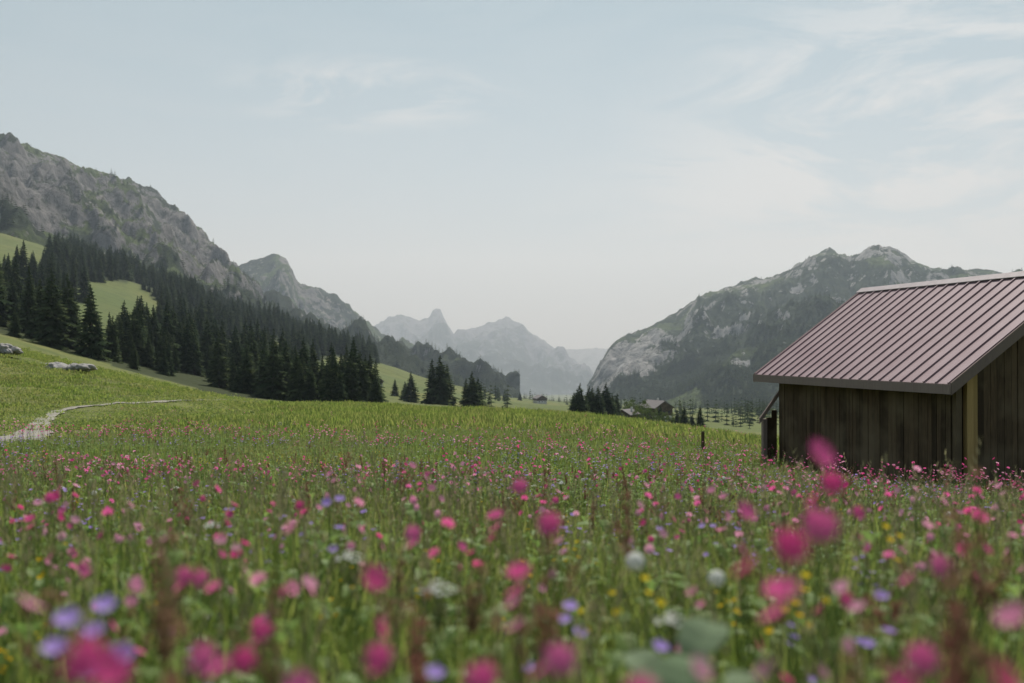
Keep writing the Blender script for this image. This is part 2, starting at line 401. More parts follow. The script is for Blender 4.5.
def ovoid(b, P, nrm, r, l, m, n=5):
    P = Vector(P); nrm = Vector(nrm).normalized(); u = nrm.orthogonal().normalized(); w = nrm.cross(u)
    ring = lambda t, q: [P-nrm*l*t+(u*math.cos(k*2*math.pi/n)+w*math.sin(k*2*math.pi/n))*q for k in range(n)]
    vs = ring(0, r*.6)+ring(.5, r)+ring(1, r*.3)
    fs = [(i, (i+1)%n, n+(i+1)%n, n+i) for i in range(n)]+[(n+i, n+(i+1)%n, 2*n+(i+1)%n, 2*n+i) for i in range(n)]
    b.add(vs, fs, m)

GM = [GR1, GR2, SEED, LEAF]
def grass(nb, rad, hmin, hmax, w, seeds, seg=3, leaves=0, lw=1.):
    b = MB()
    for _ in range(nb):
        r = rad*math.sqrt(R.random()); a = R.random()*6.283
        blade(b, r*math.cos(a), r*math.sin(a), -.03, R.uniform(hmin, hmax), w*R.uniform(.6, 1.3), R.random()*6.283, R.uniform(.05, .75), 0 if R.random() < .68 else 1, seg)
    for _ in range(leaves):
        r = rad*math.sqrt(R.random()); a = R.random()*6.283
        leaf(b, (r*math.cos(a), r*math.sin(a), R.uniform(.02, hmax*.7)), R.random()*6.283, R.uniform(.06, .13)*lw, R.uniform(.012,.024)*lw, R.uniform(.3, 1.1), 3)
    for _ in range(seeds):
        r = rad*math.sqrt(R.random()); a = R.random()*6.283; x, y = r*math.cos(a), r*math.sin(a); h = R.uniform(hmax, hmax*1.3)
        dx, dy = R.uniform(-.08,.08), R.uniform(-.08,.08)
        stem(b, (x, y, 0), (x+dx, y+dy, h*.75), .0013, 0); stem(b, (x+dx, y+dy, h*.75), (x+dx*1.8, y+dy*1.8, h), .0012, 2)
        for i in range(7):
            t = i/7; q = (x+dx*(1+.8*t), y+dy*(1+.8*t), h*(.75+.25*t))
            blade(b, q[0], q[1], q[2], .03, .003, R.random()*6.28, .6, 2, 1)
    return b
for i in range(5): asset('grass_near', f'grass_tuft_{i}', grass(44, .17, .20, .54, .0065, 1, 4, 6, 1.15), GM)
for i in range(4): asset('grass_mid', f'grass_patch_{i}', grass(125, .62, .12, .38, .013, 3, 3, 20, 1.2), GM)
for i in range(3): asset('grass_low', f'pasture_patch_{i}', grass(110, 1.2, .10, .28, .028, 0, 2), GM)

FM = [STEM, LEAF, CAL, PINK, PINK2, SOR, LILAC, YEL, WHT, PALE]
def campion(pk, r):
    b = MB(); h = R.uniform(.62, .8); cx, cy = R.uniform(-.02,.02), R.uniform(-.02,.02)
    stem(b, (cx, cy, -.05), (0, 0, h*.6), .0024, 0); stem(b, (0, 0, h*.6), (0, 0, h), .0020, 0)
    for t in (.1, .25, .42, .6):
        a = R.random()*3.14
        for s in (0, math.pi): leaf(b, (0, 0, h*t), a+s, R.uniform(.07,.12)*(1.25-t), .017, .6, 1)
    heads = [(0, 0, h)]
    for _ in range(R.randint(1, 4)):
        a = R.random()*6.28; q = R.uniform(.03, .09); heads.append((q*math.cos(a), q*math.sin(a), h*R.uniform(.80, .97)))
    for i, hd in enumerate(heads):
        n = Vector((hd[0]*6+R.uniform(-.7,.7), hd[1]*6+R.uniform(-.8,.5)-.2, R.uniform(.2,.9)))
        if i: stem(b, (0, 0, h*R.uniform(.6,.75)), hd, .0013, 0)
        ovoid(b, hd, n, r*.35, r*.8, 2); petals(b, hd, n, r*R.uniform(.85, 1.15), pk)
    return b
for i in range(6): asset('campion', f'campion_{i}', campion(3 if i % 2 else 4, .0155), FM)
def sorrel():
    b = MB(); h = R.uniform(.6,.85); dx, dy = R.uniform(-.05,.05), R.uniform(-.05,.05)
    stem(b, (0,0,-.05), (dx, dy, h), .002, 0)
    for _ in range(5): leaf(b, (0,0,R.uniform(0,.2)), R.random()*6.28, R.uniform(.08,.14), .014, .9, 1)
    br = [(dx, dy, h)]+[(dx+R.uniform(-.06,.06), dy+R.uniform(-.06,.06), h*R.uniform(.8,.95)) for _ in range(3)]
    for e in br:
        s = Vector((dx*.7, dy*.7, h*.72)); e = Vector(e)
        stem(b, s, e, .0012, 5)
        for _ in range(20):
            q = s.lerp(e, R.uniform(.15, 1)); q += Vector((R.uniform(-1,1), R.uniform(-1,1), 0))*.008
            n = Vector((R.uniform(-1,1), R.uniform(-1,1), R.uniform(-1,1))); petals(b, q, n, .0065, 5, 3, False)
    return b
for i in range(4): asset('sorrel', f'sorrel_{i}', sorrel(), FM)
def smallflower(m, r, n, hh, leafm=1):
    b = MB(); h = R.uniform(*hh)
    for k in range(n):
        a = R.random()*6.28; q = R.uniform(.01, .10); e = (q*math.cos(a), q*math.sin(a), h*R.uniform(.8, 1))
        if k == 0: e = (0, 0, h)
        stem(b, (0, 0, h*.3), e, .0013, 0); nn = (e[0]*5, e[1]*5-.3, R.uniform(.4,1))
        petals(b, e, nn, r, m, 5, False, .35)
    stem(b, (0,0,-.05), (0,0,h*.3), .002, 0)
    for _ in range(7):
        leaf(b, (0,0,h*R.uniform(.05,.45)), R.random()*6.28, R.uniform(.06,.12), .02, .5, leafm)
    return b
for i in range(3): asset('geranium', f'geranium_{i}', smallflower(6, .015, 4, (.45,.6)), FM)
for i in range(3): asset('buttercup', f'buttercup_{i}', smallflower(7, .0095, 4, (.45,.6)), FM)
def clock():
    b = MB(); h = R.uniform(.5,.62); stem(b, (0,0,-.05), (0,0,h), .0025, 0)
    for _ in range(170):
        n = Vector((R.gauss(0,1), R.gauss(0,1), R.gauss(0,1))).normalized(); q = Vector((0,0,h))+n*.016
        b.add([Vector((0,0,h)), q+n.orthogonal()*.0006, q], [(0,1,2)], 8); petals(b, q, n, .0045, 8, 4, False, .3)
    for _ in range(5): leaf(b, (0,0,0), R.random()*6.28, .18, .02, .8, 1)
    return b
def umbel():
    b = MB(); h = R.uniform(.5,.62); stem(b, (0,0,-.05), (0,0,h*.85), .0025, 0)
    for _ in range(26):
        a = R.random()*6.28; q = .03*math.sqrt(R.random()); e = (q*math.cos(a), q*math.sin(a), h-q*.5)
        stem(b, (0,0,h*.85), e, .0008, 0); petals(b, e, (e[0]*14, e[1]*14, 1), .005, 8, 5, False)
    for _ in range(6): leaf(b, (0,0,h*R.uniform(0,.5)), R.random()*6.28, .13, .03, .5, 1)
    return b
asset('whiteflower', 'dandelion_clock_0', clock(), FM); asset('whiteflower', 'white_umbel_1', umbel(), FM); asset('whiteflower', 'white_umbel_2', umbel(), FM)  # only the first variant is a dandelion clock, the others are white umbels
def herb(m, big):
    b = MB(); h = R.uniform(.3,.5)*big
    stem(b, (0,0,-.05), (0,0,h), .004, 0)
    for k in range(16):
        t = k/16; leaf(b, (0,0,h*t), k*2.4, R.uniform(.12,.2)*big*(1.15-.6*t), R.uniform(.022,.035)*big, .7+.3*t, m)
    return b
for i in range(3): asset('herb', f'broad_leaf_herb_{i}', herb(1 if i < 2 else 9, 1. if i < 2 else 1.3), FM)

# barn frame
BP = Vector((10.56, 24.0)); Bd = Vector((-.233, .9725)); Bp = Vector((.9725, .233))
def inbarn(x, y, m=.0):
    dx = x-BP.x; dy = y-BP.y; a = dx*Bd.x+dy*Bd.y; b_ = dx*Bp.x+dy*Bp.y
    return (a > .45-m) & (a < 9.6+m) & (b_ > .45-m) & (b_ < 7.8+m)
def sample(n, y0, y1, half=.78, yb=None):
    y = np.sqrt(rs.rand(n)*(y1*y1-y0*y0)+y0*y0); x = (rs.rand(n)*2-1)*half*y
    k = (dpath(x, y) > np.where(y < 46, 1.8, .7)) & ~inbarn(x, y, .35)
    return x[k], y[k]
def put(name, cname, nvar, x, y, s, sz=None, tilt=.12, sink=0.):
    n = len(x); z = H(x, y)-sink
    rot = np.stack([(rs.rand(n)-.5)*2*tilt, (rs.rand(n)-.5)*2*tilt, rs.rand(n)*6.283], 1)
    sz = s if sz is None else sz
    return np.stack([x, y, z], 1), rot, np.stack([s, s, sz], 1), rs.randint(0, nvar, n)
def cat(L_): return [np.concatenate([l[i] for l in L_]) for i in range(4)]
# grass
x, y = sample(3800, .75, 9.5, .8); k = (y > .9)
x, y = x[k], y[k]; s = .85+.5*rs.rand(len(x)); nn = fbm(x*.5, y*.5, 2, 4.)
xb = (rs.rand(200)-.5)*7; yb = -rs.rand(200)*4+.2; kk = np.hypot(xb, yb) > .6; xb, yb = xb[kk], yb[kk]
P1 = put('', 'grass_near', 5, x, y, s*(1+.4*nn)*np.interp(y, [1, 3], [1.0, 1.0])); P2 = put('', '', 5, xb, yb, .8+.3*rs.rand(len(xb)))
scatter('meadow_grass', 'grass_near', *cat([P1, P2]))
x, y = sample(5000, 7.5, 42, .68); s = .8+.4*rs.rand(len(x)); nn = fbm(x*.2, y*.2, 3, 14.)
near_path = np.interp(dpath(x, y+0), [1, 9], [.4, 1.])
scatter('meadow_grass', 'grass_mid', *put('', '', 4, x, y, s, s*(1+.6*nn)*near_path))
x, y = sample(9500, 38, 135, .6); s = .9+.7*rs.rand(len(x)); nn = fbm(x*.12, y*.12, 3, 24.)
hillside = sstep(-10, -26, x)
scatter('pasture_grass', 'grass_low', *put('', '', 3, x, y, s, s*(1.1+1.2*nn)*(1-.5*hillside)*np.interp(dpath(x, y), [1, 5], [.55, 1.])))
# flowers
def fl(name, cname, nvar, n, y0, y1, half, f, thr, seed, smin=.8, smax=1.1, near=1.0, p=1.0):
    x, y = sample(n, y0, y1, half); nn = fbm(x*f, y*f, 3, seed)
    k = (nn > thr + .25*(rs.rand(len(x))-.5)) & (rs.rand(len(x)) < np.interp(y, [0, 3, 10, 22, 34, 55], [.7, .9, 1, .75, .25, .03])) & (dpath(x, y) > 3); x, y = x[k], y[k]
    s = (smin+(smax-smin)*rs.rand(len(x)))
    return put('', '', nvar, x, y, s, s*np.interp(y, [8, 16], [1, .72]))
c1 = fl('', 'campion', 6, 1500, 1.1, 14, .7, .35, -.03, 33.); c2 = fl('', '', 6, 9000, 13, 60, .62, .09, .0, 43., 1.1, 1.6)
heroes = [(88,632,.70),(110,645,.78),(790,525,.95),(820,508,1.1),(820,437,1.25),(832,470,1.5),(550,510,1.4),(375,563,1.2),(413,524,1.9),(520,478,2.3),(745,500,1.7),(640,672,.85),
(185,565,1.6),(202,568,1.6),(262,618,1.3),(245,645,1.1),(515,590,1.3),(692,585,2.0),(768,655,1.05),(845,590,1.6),(560,535,2.6),(462,540,2.6),(85,560,2.2),(165,532,2.1),(940,552,1.3),(985,540,2.0),(640,500,3.),(55,490,3.2),(300,500,3.3),(330,470,4.2),(700,655,1.0),(380,640,1.0),(920,640,.95),(1000,655,.85),(300,668,.9),(480,660,.9),(900,665,.8),(1010,600,1.0),(30,590,1.1),(205,640,.95),(560,640,.95)]
def hero(hs, cname, nvar, hbase, mx=1.15):
    x = np.array([(h[0]-512)/F*h[2] for h in hs]); y = np.array([h[2] for h in hs]); z = H(x, y); top = np.array([-(h[1]-HZ)/F*h[2] for h in hs])
    idx = rs.randint(0, nvar, len(hs)); hh = np.array([hbase[i] for i in idx]); s = (top-z)/hh
    rot = np.stack([0*x, 0*x, rs.rand(len(x))*.6], 1)
    return np.stack([x, y, z], 1), rot, np.stack([np.minimum(s,mx), np.minimum(s,mx), s], 1), idx
def hts(cname): return [max(v.co.z for v in o.data.vertices) for o in sorted(coll(cname).objects, key=lambda o: o.name)]
hc = hero(heroes, 'campion', 6, hts('campion'), 1.25); hc[3][:12] = np.array([1,3,5,1,3,5,1,3,5,1,3,1])
hz = np.array(hts('campion'))[hc[3]]; tops = np.array([-(h[1]-HZ)/F*h[2] for h in heroes]); hc[2][:, 2] = (tops-hc[0][:, 2])/hz
scatter('campion_flowers', 'campion', *cat([c1, c2, hc]))
scatter('sorrel_plants', 'sorrel', *cat([fl('', '', 4, 550, 1.5, 14, .7, .4, .1, 53.), fl('', '', 4, 1600, 13, 50, .62, .1, .1, 63.),
   hero([(160,520,1.5),(920,510,1.2),(1000,470,1.6),(60,550,1.4),(480,600,1.2),(900,600,1.0),(380,600,1.1),(640,470,2.5),(985,560,1.1),(545,590,1.3),(160,600,1.0),(820,600,1.0),(940,640,.85),(280,560,1.5)], 'sorrel', 4, hts('sorrel'))]))
scatter('geranium_flowers', 'geranium', *cat([fl('', '', 3, 950, 2.0, 14, .7, .45, .03, 73.), fl('', '', 3, 3400, 13, 45, .62, .13, .03, 83., 1., 1.4),
   hero([(68,608,1.2),(105,595,1.3),(435,665,1.4),(660,640,1.6),(340,495,3.),(880,590,1.9),(570,600,2.)], 'geranium', 3, hts('geranium'))]))
scatter('buttercup_flowers', 'buttercup', *cat([fl('', '', 3, 450, 2.4, 14, .7, .5, .08, 93.), fl('', '', 3, 2800, 13, 55, .62, .15, .06, 103., 1., 1.4),
   hero([(645,575,2.1),(805,572,2.1),(885,522,2.6),(612,590,2.3),(795,600,2.2)], 'buttercup', 3, hts('buttercup'))]))
scatter('white_meadow_flowers', 'whiteflower', *cat([fl('', '', 3, 240, 3., 14, .7, .6, .1, 113.), fl('', '', 3, 1500, 13, 45, .62, .2, .1, 123.)]))
r_ = hero([(635,552,2.1),(716,570,2.2)], 'whiteflower', 1, hts('whiteflower')); scatter('dandelion_clock', 'whiteflower', *r_)
r_ = hero([(438,580,1.9),(350,550,2.4),(670,612,1.9)], 'whiteflower', 1, hts('whiteflower')[1:]); r_[3][:] = 1
scatter('white_umbel_flower', 'whiteflower', *r_)
xh, yh = sample(1300, 1.3, 16, .8); hp = put('', '', 2, xh, yh, .6+.5*rs.rand(len(xh)))
xq = np.array([.22,.30,.19,.27,.33,-.12]); yq = np.array([1.25,1.2,1.45,1.5,1.4,1.25])
h2 = put('', '', 1, xq, yq, np.array([1.0,1.,1.05,.95,1.,.8])*1.1); h2[3][:] = 2
scatter('broad_leaf_herbs', 'herb', *cat([hp, h2]))

# ------------------------------------------------------------------ spruce
SPR = leafmat('spruce_needles', (.028,.045,.022), (.050,.068,.032), .15, .8, None, .1)
SPR2 = leafmat('spruce_needles_light', (.050,.072,.033), (.080,.100,.044), .15, .8, None, .1)
BARK = plain('bark', (.09,.07,.055), (.05,.04,.03), 6.)
def spruce(h, nw, nb, wr, detail=True):
    b = MB(); n = 6
    vs = [(.018*h*math.cos(k*math.pi/3), .018*h*math.sin(k*math.pi/3), -.06*h) for k in range(n)]+[(0, 0, h*.99)]
    b.add(vs, [(k, (k+1)%n, n) for k in range(n)], 1)
    for i in range(nw):
        t = i/(nw-1); z = h*(.05+.93*t**.95); Rr = h*wr*((1-t)**.82)+.012*h
        Rr *= R.uniform(.78, 1.12)
        for j in range(nb if t < .8 else max(4, nb-3)):
            if R.random() < .10: continue
            a = j*6.283/nb+i*1.3+R.uniform(-.3,.3); l = Rr*R.uniform(.65, 1.18)
            ca, sa = math.cos(a), math.sin(a); m = 0 if R.random() < .6 else 2; dz = -l*R.uniform(.18,.42)*(1-t*.6)
            def q(r, s, zz): return (ca*r-sa*s, sa*r+ca*s, z+zz)
            if detail:
                w = l*.30+.008*h
                b.add([q(0,0,.02*h), q(l*.35, w*.7, dz*.2-.012*h), q(l*.45, 0, dz*.15+.01*h), q(l*.35, -w*.7, dz*.2-.012*h)], [(0,1,2),(0,2,3)], m)
                b.add([q(l*.25,0,.01*h), q(l*.72, w, dz*.75-.02*h), q(l*.8, 0, dz*.5), q(l*.68, -w, dz*.75-.02*h)], [(0,1,2),(0,2,3)], m)
                b.add([q(l*.6,0,dz*.35), q(l*.88, w*.55, dz-.01*h), q(l*1.08, 0, dz*.85), q(l*.92, -w*.5, dz-.01*h)], [(0,1,2),(0,2,3)], m)
                b.add([q(l*.3, w*.2, dz*.2), q(l*.75, -w*.15, dz*.5), q(l*.5, 0, dz*.4-.045*h)], [(0,1,2)], m)
            else:
                w = l*.5
                b.add([q(0,0,.03*h), q(l*.7, w, dz*.7-.02*h), q(l*1.05, 0, dz*.8), q(l*.7, -w, dz*.7-.02*h)], [(0,1,2),(0,2,3)], m)
    return b
for i in range(5): asset('spruce', f'spruce_{i}', spruce(1., 22, 9, R.uniform(.19,.26)), [SPR, BARK, SPR2])
for i in range(4): asset('spruce_far', f'far_spruce_{i}', spruce(1., 7, 5, R.uniform(.24,.32), False), [SPR, BARK, SPR2])

n = 9500; y = np.sqrt(rs.rand(n)*(1150**2-290**2)+290**2); px = -420+rs.rand(n)*910; x = (px-512)/F*y
k = forest_w(x, y) & (fbm(x*.025, y*.025, 2, 6.) > -.25); x, y = x[k], y[k]
hgt = (8+15*rs.rand(len(x))**1.3)*(.8+.4*(fbm(x*.02, y*.02, 2, 8.)+.5))
sc = put('', '', 5, x, y, hgt, None, .03, .3)
print('forest', len(x))
scatter('spruce_forest', 'spruce', *sc)
def mtrees(M, n, vmin, vmax, cond, hmin, hmax):
    nu, nv = M['X'].shape
    i = rs.randint(0, nu-1, n); j = rs.randint(0, nv-1, n); a = rs.rand(n); b_ = rs.rand(n)
    g = lambda A_: (A_[i, j]*(1-a)+A_[i+1, j]*a)*(1-b_)+(A_[i, j+1]*(1-a)+A_[i+1, j+1]*a)*b_
    X, Y, Z, v, rk, gr, px = [g(M[q]) for q in ('X', 'Y', 'Z', 'v', 'rock', 'grass', 'px')]
    k = (v > vmin) & (v < vmax) & cond(px, v, rk, gr, X, Y) & ~clearing(px, HZ-F*Z/Y, X, Y) & (px < 1120) & (px > -200)
    X, Y, Z, v = X[k], Y[k], Z[k], v[k]; m = len(X); s = (hmin+(hmax-hmin)*rs.rand(m))*np.interp(v, [.5, .95], [1, .6])
    return np.stack([X, Y, Z-.5], 1), np.stack([0*X, 0*X, rs.rand(m)*6.28], 1), np.stack([s*1.15, s*1.15, s], 1), rs.randint(0, 4, m)
r1 = mtrees(RM, 75000, 0.02, .95, lambda px, v, rk, gr, X, Y: (rk < .36+.35*(rs.rand(len(px))-.5)) & (gr < .5) & (rs.rand(len(px)) < np.interp(v, [.0,.5,.93], [.9,.65,.28])), 8, 15)
r2 = mtrees(A, 32000, .02, .98, lambda px, v, rk, gr, X, Y: ((px > 225) | (v < .27) | ((rs.rand(len(px)) < .28) & (rk < .45))) & (fbm(X/60, Y/60, 2, 2.) > -.2), 8, 15)
r3 = mtrees(B, 9000, .05, .8, lambda px, v, rk, gr, X, Y: (rk < .4) & (gr < .5), 9, 15)
print('mtn trees', len(r1[0]), len(r2[0]), len(r3[0]))
scatter('mountain_forest', 'spruce_far', *cat([r1, r2, r3]))
# small woods and hedges on the valley floor
n = 3200; y = 440+rs.rand(n)*1100; px = 470+rs.rand(n)*390; x = (px-512)/F*y
k = (fbm(x*.014, y*.008, 3, 71.) > .10) & ~((px > 510) & (px < 570) & (y < 950)); x, y = x[k], y[k]
print('valley', len(x))
scatter('valley_woods', 'spruce_far', *put('', '', 4, x, y, 6+8*rs.rand(len(x)), None, .03, .3))
singles = [(411,415,420,12),(405,412,430,8),(432,418,380,14),(440,418,380,16),(447,419,385,13),(436,418,386,12),(472,421,370,14),(466,421,372,11),(478,421,375,10),(395,412,450,7),
 (574,426,340,9),(580,426,340,11),(586,426,345,9),(592,425,350,12),(598,425,350,11),(606,424,360,12),(612,424,365,10),(617,424,370,9),(589,425,352,11),(603,425,362,10),(577,426,338,8),(609,424,360,9),(677,430,350,7),(684,431,340,7),(700,436,330,7),(692,434,345,6),(660,425,400,7),
 (300,408,300,13),(310,408,300,10),(322,409,310,11),(333,409,305,14),(341,410,300,15),(352,410,300,16),(360,410,305,14),(370,410,310,13),(376,410,300,9),(286,408,320,15),(262,406,320,14),(498,404,900,10),(505,405,880,9),(520,404,950,9)]
for k_, (px, py, d, h_) in enumerate(singles):
    x, y = world(px, d); o = bpy.data.objects.new('spruce_tree', sorted(coll('spruce').objects, key=lambda o: o.name)[k_ % 5].data)
    scene.collection.objects.link(o); o.location = (x, y, h1(x, y)-.2); h_ *= 1.15*R.uniform(.85, 1.12); o.scale = (h_*1.3, h_*1.3, h_); o.rotation_euler = (0, 0, R.random()*6)
DEC = leafmat('deciduous_leaves', (.07,.10,.03), (.10,.14,.04), .3, .6); DEC2 = leafmat('deciduous_leaves_light', (.11,.15,.045), (.13,.17,.05), .3, .6)
def decid(h):
    b = MB(); stem(b, (0,0,-.3), (0,0,h*.5), h*.03, 1)
    for _ in range(22):
        a = R.random()*6.28; rr_ = h*.42*math.sqrt(R.random()); c_ = Vector((rr_*math.cos(a), rr_*math.sin(a), h*R.uniform(.28,.9)*(1-.2*rr_/h)))
        stem(b, (0,0,h*R.uniform(.25,.5)), c_, h*.008, 1); cr = h*R.uniform(.09,.17); mm = 0 if R.random() < .6 else 2
        for _ in range(70):
            n_ = Vector((R.gauss(0,1), R.gauss(0,1), R.gauss(0,1))).normalized(); q = c_+n_*cr*R.uniform(.5,1.1); u = n_.orthogonal().normalized()*h*.022; w = n_.cross(u)
            b.add([q-u, q+w, q+u, q-w], [(0,1,2,3)], mm)
    return b
for px, d, h_ in [(636,400,10),(645,395,9),(651,385,7),(630,410,7),(662,380,6),(672,370,6),(640,375,6),(684,372,5)]:
    x, y = world(px, d); o = link('deciduous_tree', decid(h_).mesh('deciduous_tree', [DEC, BARK, DEC2])); o.location = (x, y, h1(x, y)); o.rotation_euler[2] = R.random()*6

# ------------------------------------------------------------------ buildings
def boxmb(b, T, a0, a1, b0, b1, c0, c1, m=0, top=None):
    cs = [(a0,b0,c0),(a1,b0,c0),(a1,b1,c0),(a0,b1,c0),(a0,b0,c1),(a1,b0,c1),(a1,b1,c1),(a0,b1,c1)]
    b.add([T(*c_) for c_ in cs], [(3,2,1,0),(4,5,6,7),(0,1,5,4),(1,2,6,5),(2,3,7,6),(3,0,4,7)], m)
def fixn(me):
    bm = bmesh.new(); bm.from_mesh(me); bmesh.ops.recalc_face_normals(bm, faces=bm.faces); bm.to_mesh(me); bm.free()
def woodmat(name, c1, c2, gr=.15):
    m, nt = newmat(name); geo = N(nt, 'ShaderNodeNewGeometry'); mp = N(nt, 'ShaderNodeMapping'); mp.inputs['Scale'].default_value = (9, 9, .7); L(nt, geo.outputs['Position'], mp.inputs[0])
    n = noise(nt, mp.outputs[0], 2.2, 8, .7, .4); big = noise(nt, geo.outputs['Position'], .8, 3)
    c = mixc(nt, ramp(nt, n, [(.3, 0.), (.7, 1.)]), c1, c2)
    c = mixc(nt, math_(nt, 'MULTIPLY', geo.outputs['Random Per Island'], .75), c, tuple(v*.35 for v in c1))
    c = mixc(nt, ramp(nt, big, [(.45, 0.), (.7, gr)]), c, (.17,.13,.085))
    p = principled(nt, c, .85, .2); bump(nt, n, .5, .01, p); out(nt, p.outputs[0]); return m
WD = woodmat('weathered_dark_wood', (.060,.041,.026), (.15,.10,.060), .7); WL = woodmat('light_wood_post', (.62,.42,.18), (.45,.29,.12), .1)
FAS = woodmat('fascia_wood', (.30,.225,.20), (.38,.30,.27))
rm, nt = newmat('painted_sheet_metal_roof'); geo = N(nt, 'ShaderNodeNewGeometry'); n = noise(nt, geo.outputs['Position'], .9, 6, .65); n2 = noise(nt, geo.outputs['Position'], 14, 4, .6)
c = mixc(nt, ramp(nt, n, [(.35, 0.), (.7, 1.)]), (.235,.155,.162), (.295,.21,.215)); c = mixc(nt, ramp(nt, n2, [(.5, 0.), (.8, .35)]), c, (.17,.11,.10))
p = principled(nt, c, .5, .4); out(nt, p.outputs[0]); ROOF = rm
CAP = plain('ridge_cap_metal', (.42,.37,.36), (.34,.29,.28), 4, .45)
ZE, ZR, WH, LN = -.82, 2.09, 4.11, 10.03
mm = (ZR-ZE)/WH
def T(a, b_, c_): q = BP+Bd*a+Bp*b_; return (q.x, q.y, c_)
def roofz(b_): return ZE+mm*(b_ if b_ <= WH else 2*WH-b_)
barn = bpy.data.objects.new('wooden_barn', None); scene.collection.objects.link(barn)
def child(name, b, mats):
    me = b.mesh(name, mats); fixn(me); return link(name, me, None, barn)
b = MB()
for s in (0, 1):
    TT = (lambda a, bb, c_: T(a, bb, roofz(bb)+c_)) if s == 0 else (lambda a, bb, c_: T(a, 2*WH-bb, roofz(bb)+c_))
    boxmb(b, TT, 0, LN, 0, WH-.002, -.06, 0, 0)
    k = 0.06
    while k < LN:
        boxmb(b, TT, k-.022, k+.022, -.02, WH-.03, .002, .050, 0); k += .47
child('roof', b, [ROOF])
b = MB()
TT = lambda a, bb, c_: T(a, bb, roofz(bb)+c_)
boxmb(b, TT, -.05, LN+.05, WH-.22, WH-.001, .055, .075); boxmb(b, TT, -.05, LN+.05, WH+.001, WH+.22, .055, .075)
child('ridge_cap', b, [CAP])
b = MB()
boxmb(b, T, -.03, LN+.03, -.045, -.003, ZE-.25, ZE-.01); boxmb(b, T, -.03, LN+.03, 2*WH+.003, 2*WH+.045, ZE-.25, ZE-.01)
for s in (0, 1):
    TT = (lambda a, bb, c_: T(a, bb, roofz(bb)+c_)) if s == 0 else (lambda a, bb, c_: T(a, 2*WH-bb, roofz(bb)+c_))
    boxmb(b, TT, -.045, -.003, 0, WH-.003, -.27, .03); boxmb(b, TT, LN+.003, LN+.045, 0, WH-.003, -.27, .03)
child('fascia_boards', b, [FAS])
b = MB()
k = .35
while k < LN:
    for s in (0, 1):
        TT = (lambda a, bb, c_: T(a, bb, roofz(bb)+c_)) if s == 0 else (lambda a, bb, c_: T(a, 2*WH-bb, roofz(bb)+c_))
        boxmb(b, TT, k-.06, k+.06, .02, WH-.05, -.22, -.063)
    k += .93
boxmb(b, T, .2, LN-.2, .48, .68, ZE+.06, ZE+.20)
child('rafters', b, [WD])
b = MB(); gz0 = -5.6
a = .72
while a < 9.35:
    w_ = R.uniform(.15,.24); w_ = min(w_, 9.4-a); o_ = R.uniform(-.012,.012)
    boxmb(b, T, a, a+w_-.012, .55+o_, .60+o_, gz0, roofz(.55)-.24); boxmb(b, T, a, a+w_-.012, 7.62+o_, 7.67+o_, gz0, roofz(.55)-.24); a += w_
child('side_walls', b, [WD])
b = MB()
bb = .62
while bb < 7.55:
    w_ = min(R.uniform(.15,.25), 7.6-bb); o_ = R.uniform(-.012,.012)
    for a0 in (.6, 9.35):
        z1, z2 = roofz(bb)-.24, roofz(bb+w_)-.24
        cs = [(a0+o_,bb,gz0),(a0+.05+o_,bb,gz0),(a0+.05+o_,bb+w_-.012,gz0),(a0+o_,bb+w_-.012,gz0),(a0+o_,bb,z1),(a0+.05+o_,bb,z1),(a0+.05+o_,bb+w_-.012,z2),(a0+o_,bb+w_-.012,z2)]
        b.add([T(*c_) for c_ in cs], [(3,2,1,0),(4,5,6,7),(0,1,5,4),(1,2,6,5),(2,3,7,6),(3,0,4,7)], 0)
    bb += w_
child('gable_walls', b, [WD])
b = MB()
boxmb(b, T, .44, .58, .50, .66, gz0, roofz(.5)-.24, 1); boxmb(b, T, .42, .57, .80, .98, gz0, roofz(.8)-.24); boxmb(b, T, .45, .57, 1.0, 1.12, gz0, roofz(.95)-.24)
boxmb(b, T, .46, .58, 7.45, 7.7, gz0, roofz(.5)-.24)
child('corner_posts', b, [WL, WD])
b = MB()
cs = [(9.42,1.0,-1.0),(9.42,1.0,-.82),(9.42,-.12,-2.45),(9.42,-.12,-2.27)]
b.add([T(*c_) for c_ in cs]+[T(c_[0]+.06, c_[1], c_[2]) for c_ in cs], [(0,1,3,2),(4,5,7,6),(0,1,5,4),(1,3,7,5),(3,2,6,7),(2,0,4,6)], 1)
boxmb(b, T, 9.45, 9.6, .02, .16, gz0, -2.3, 1)
for q in np.arange(.17, .54, .19): boxmb(b, T, 9.5, 9.54, q, q+.18, gz0, -2.35+(q-.1)*1.3, 0)
child('side_bay', b, [WD, FAS])

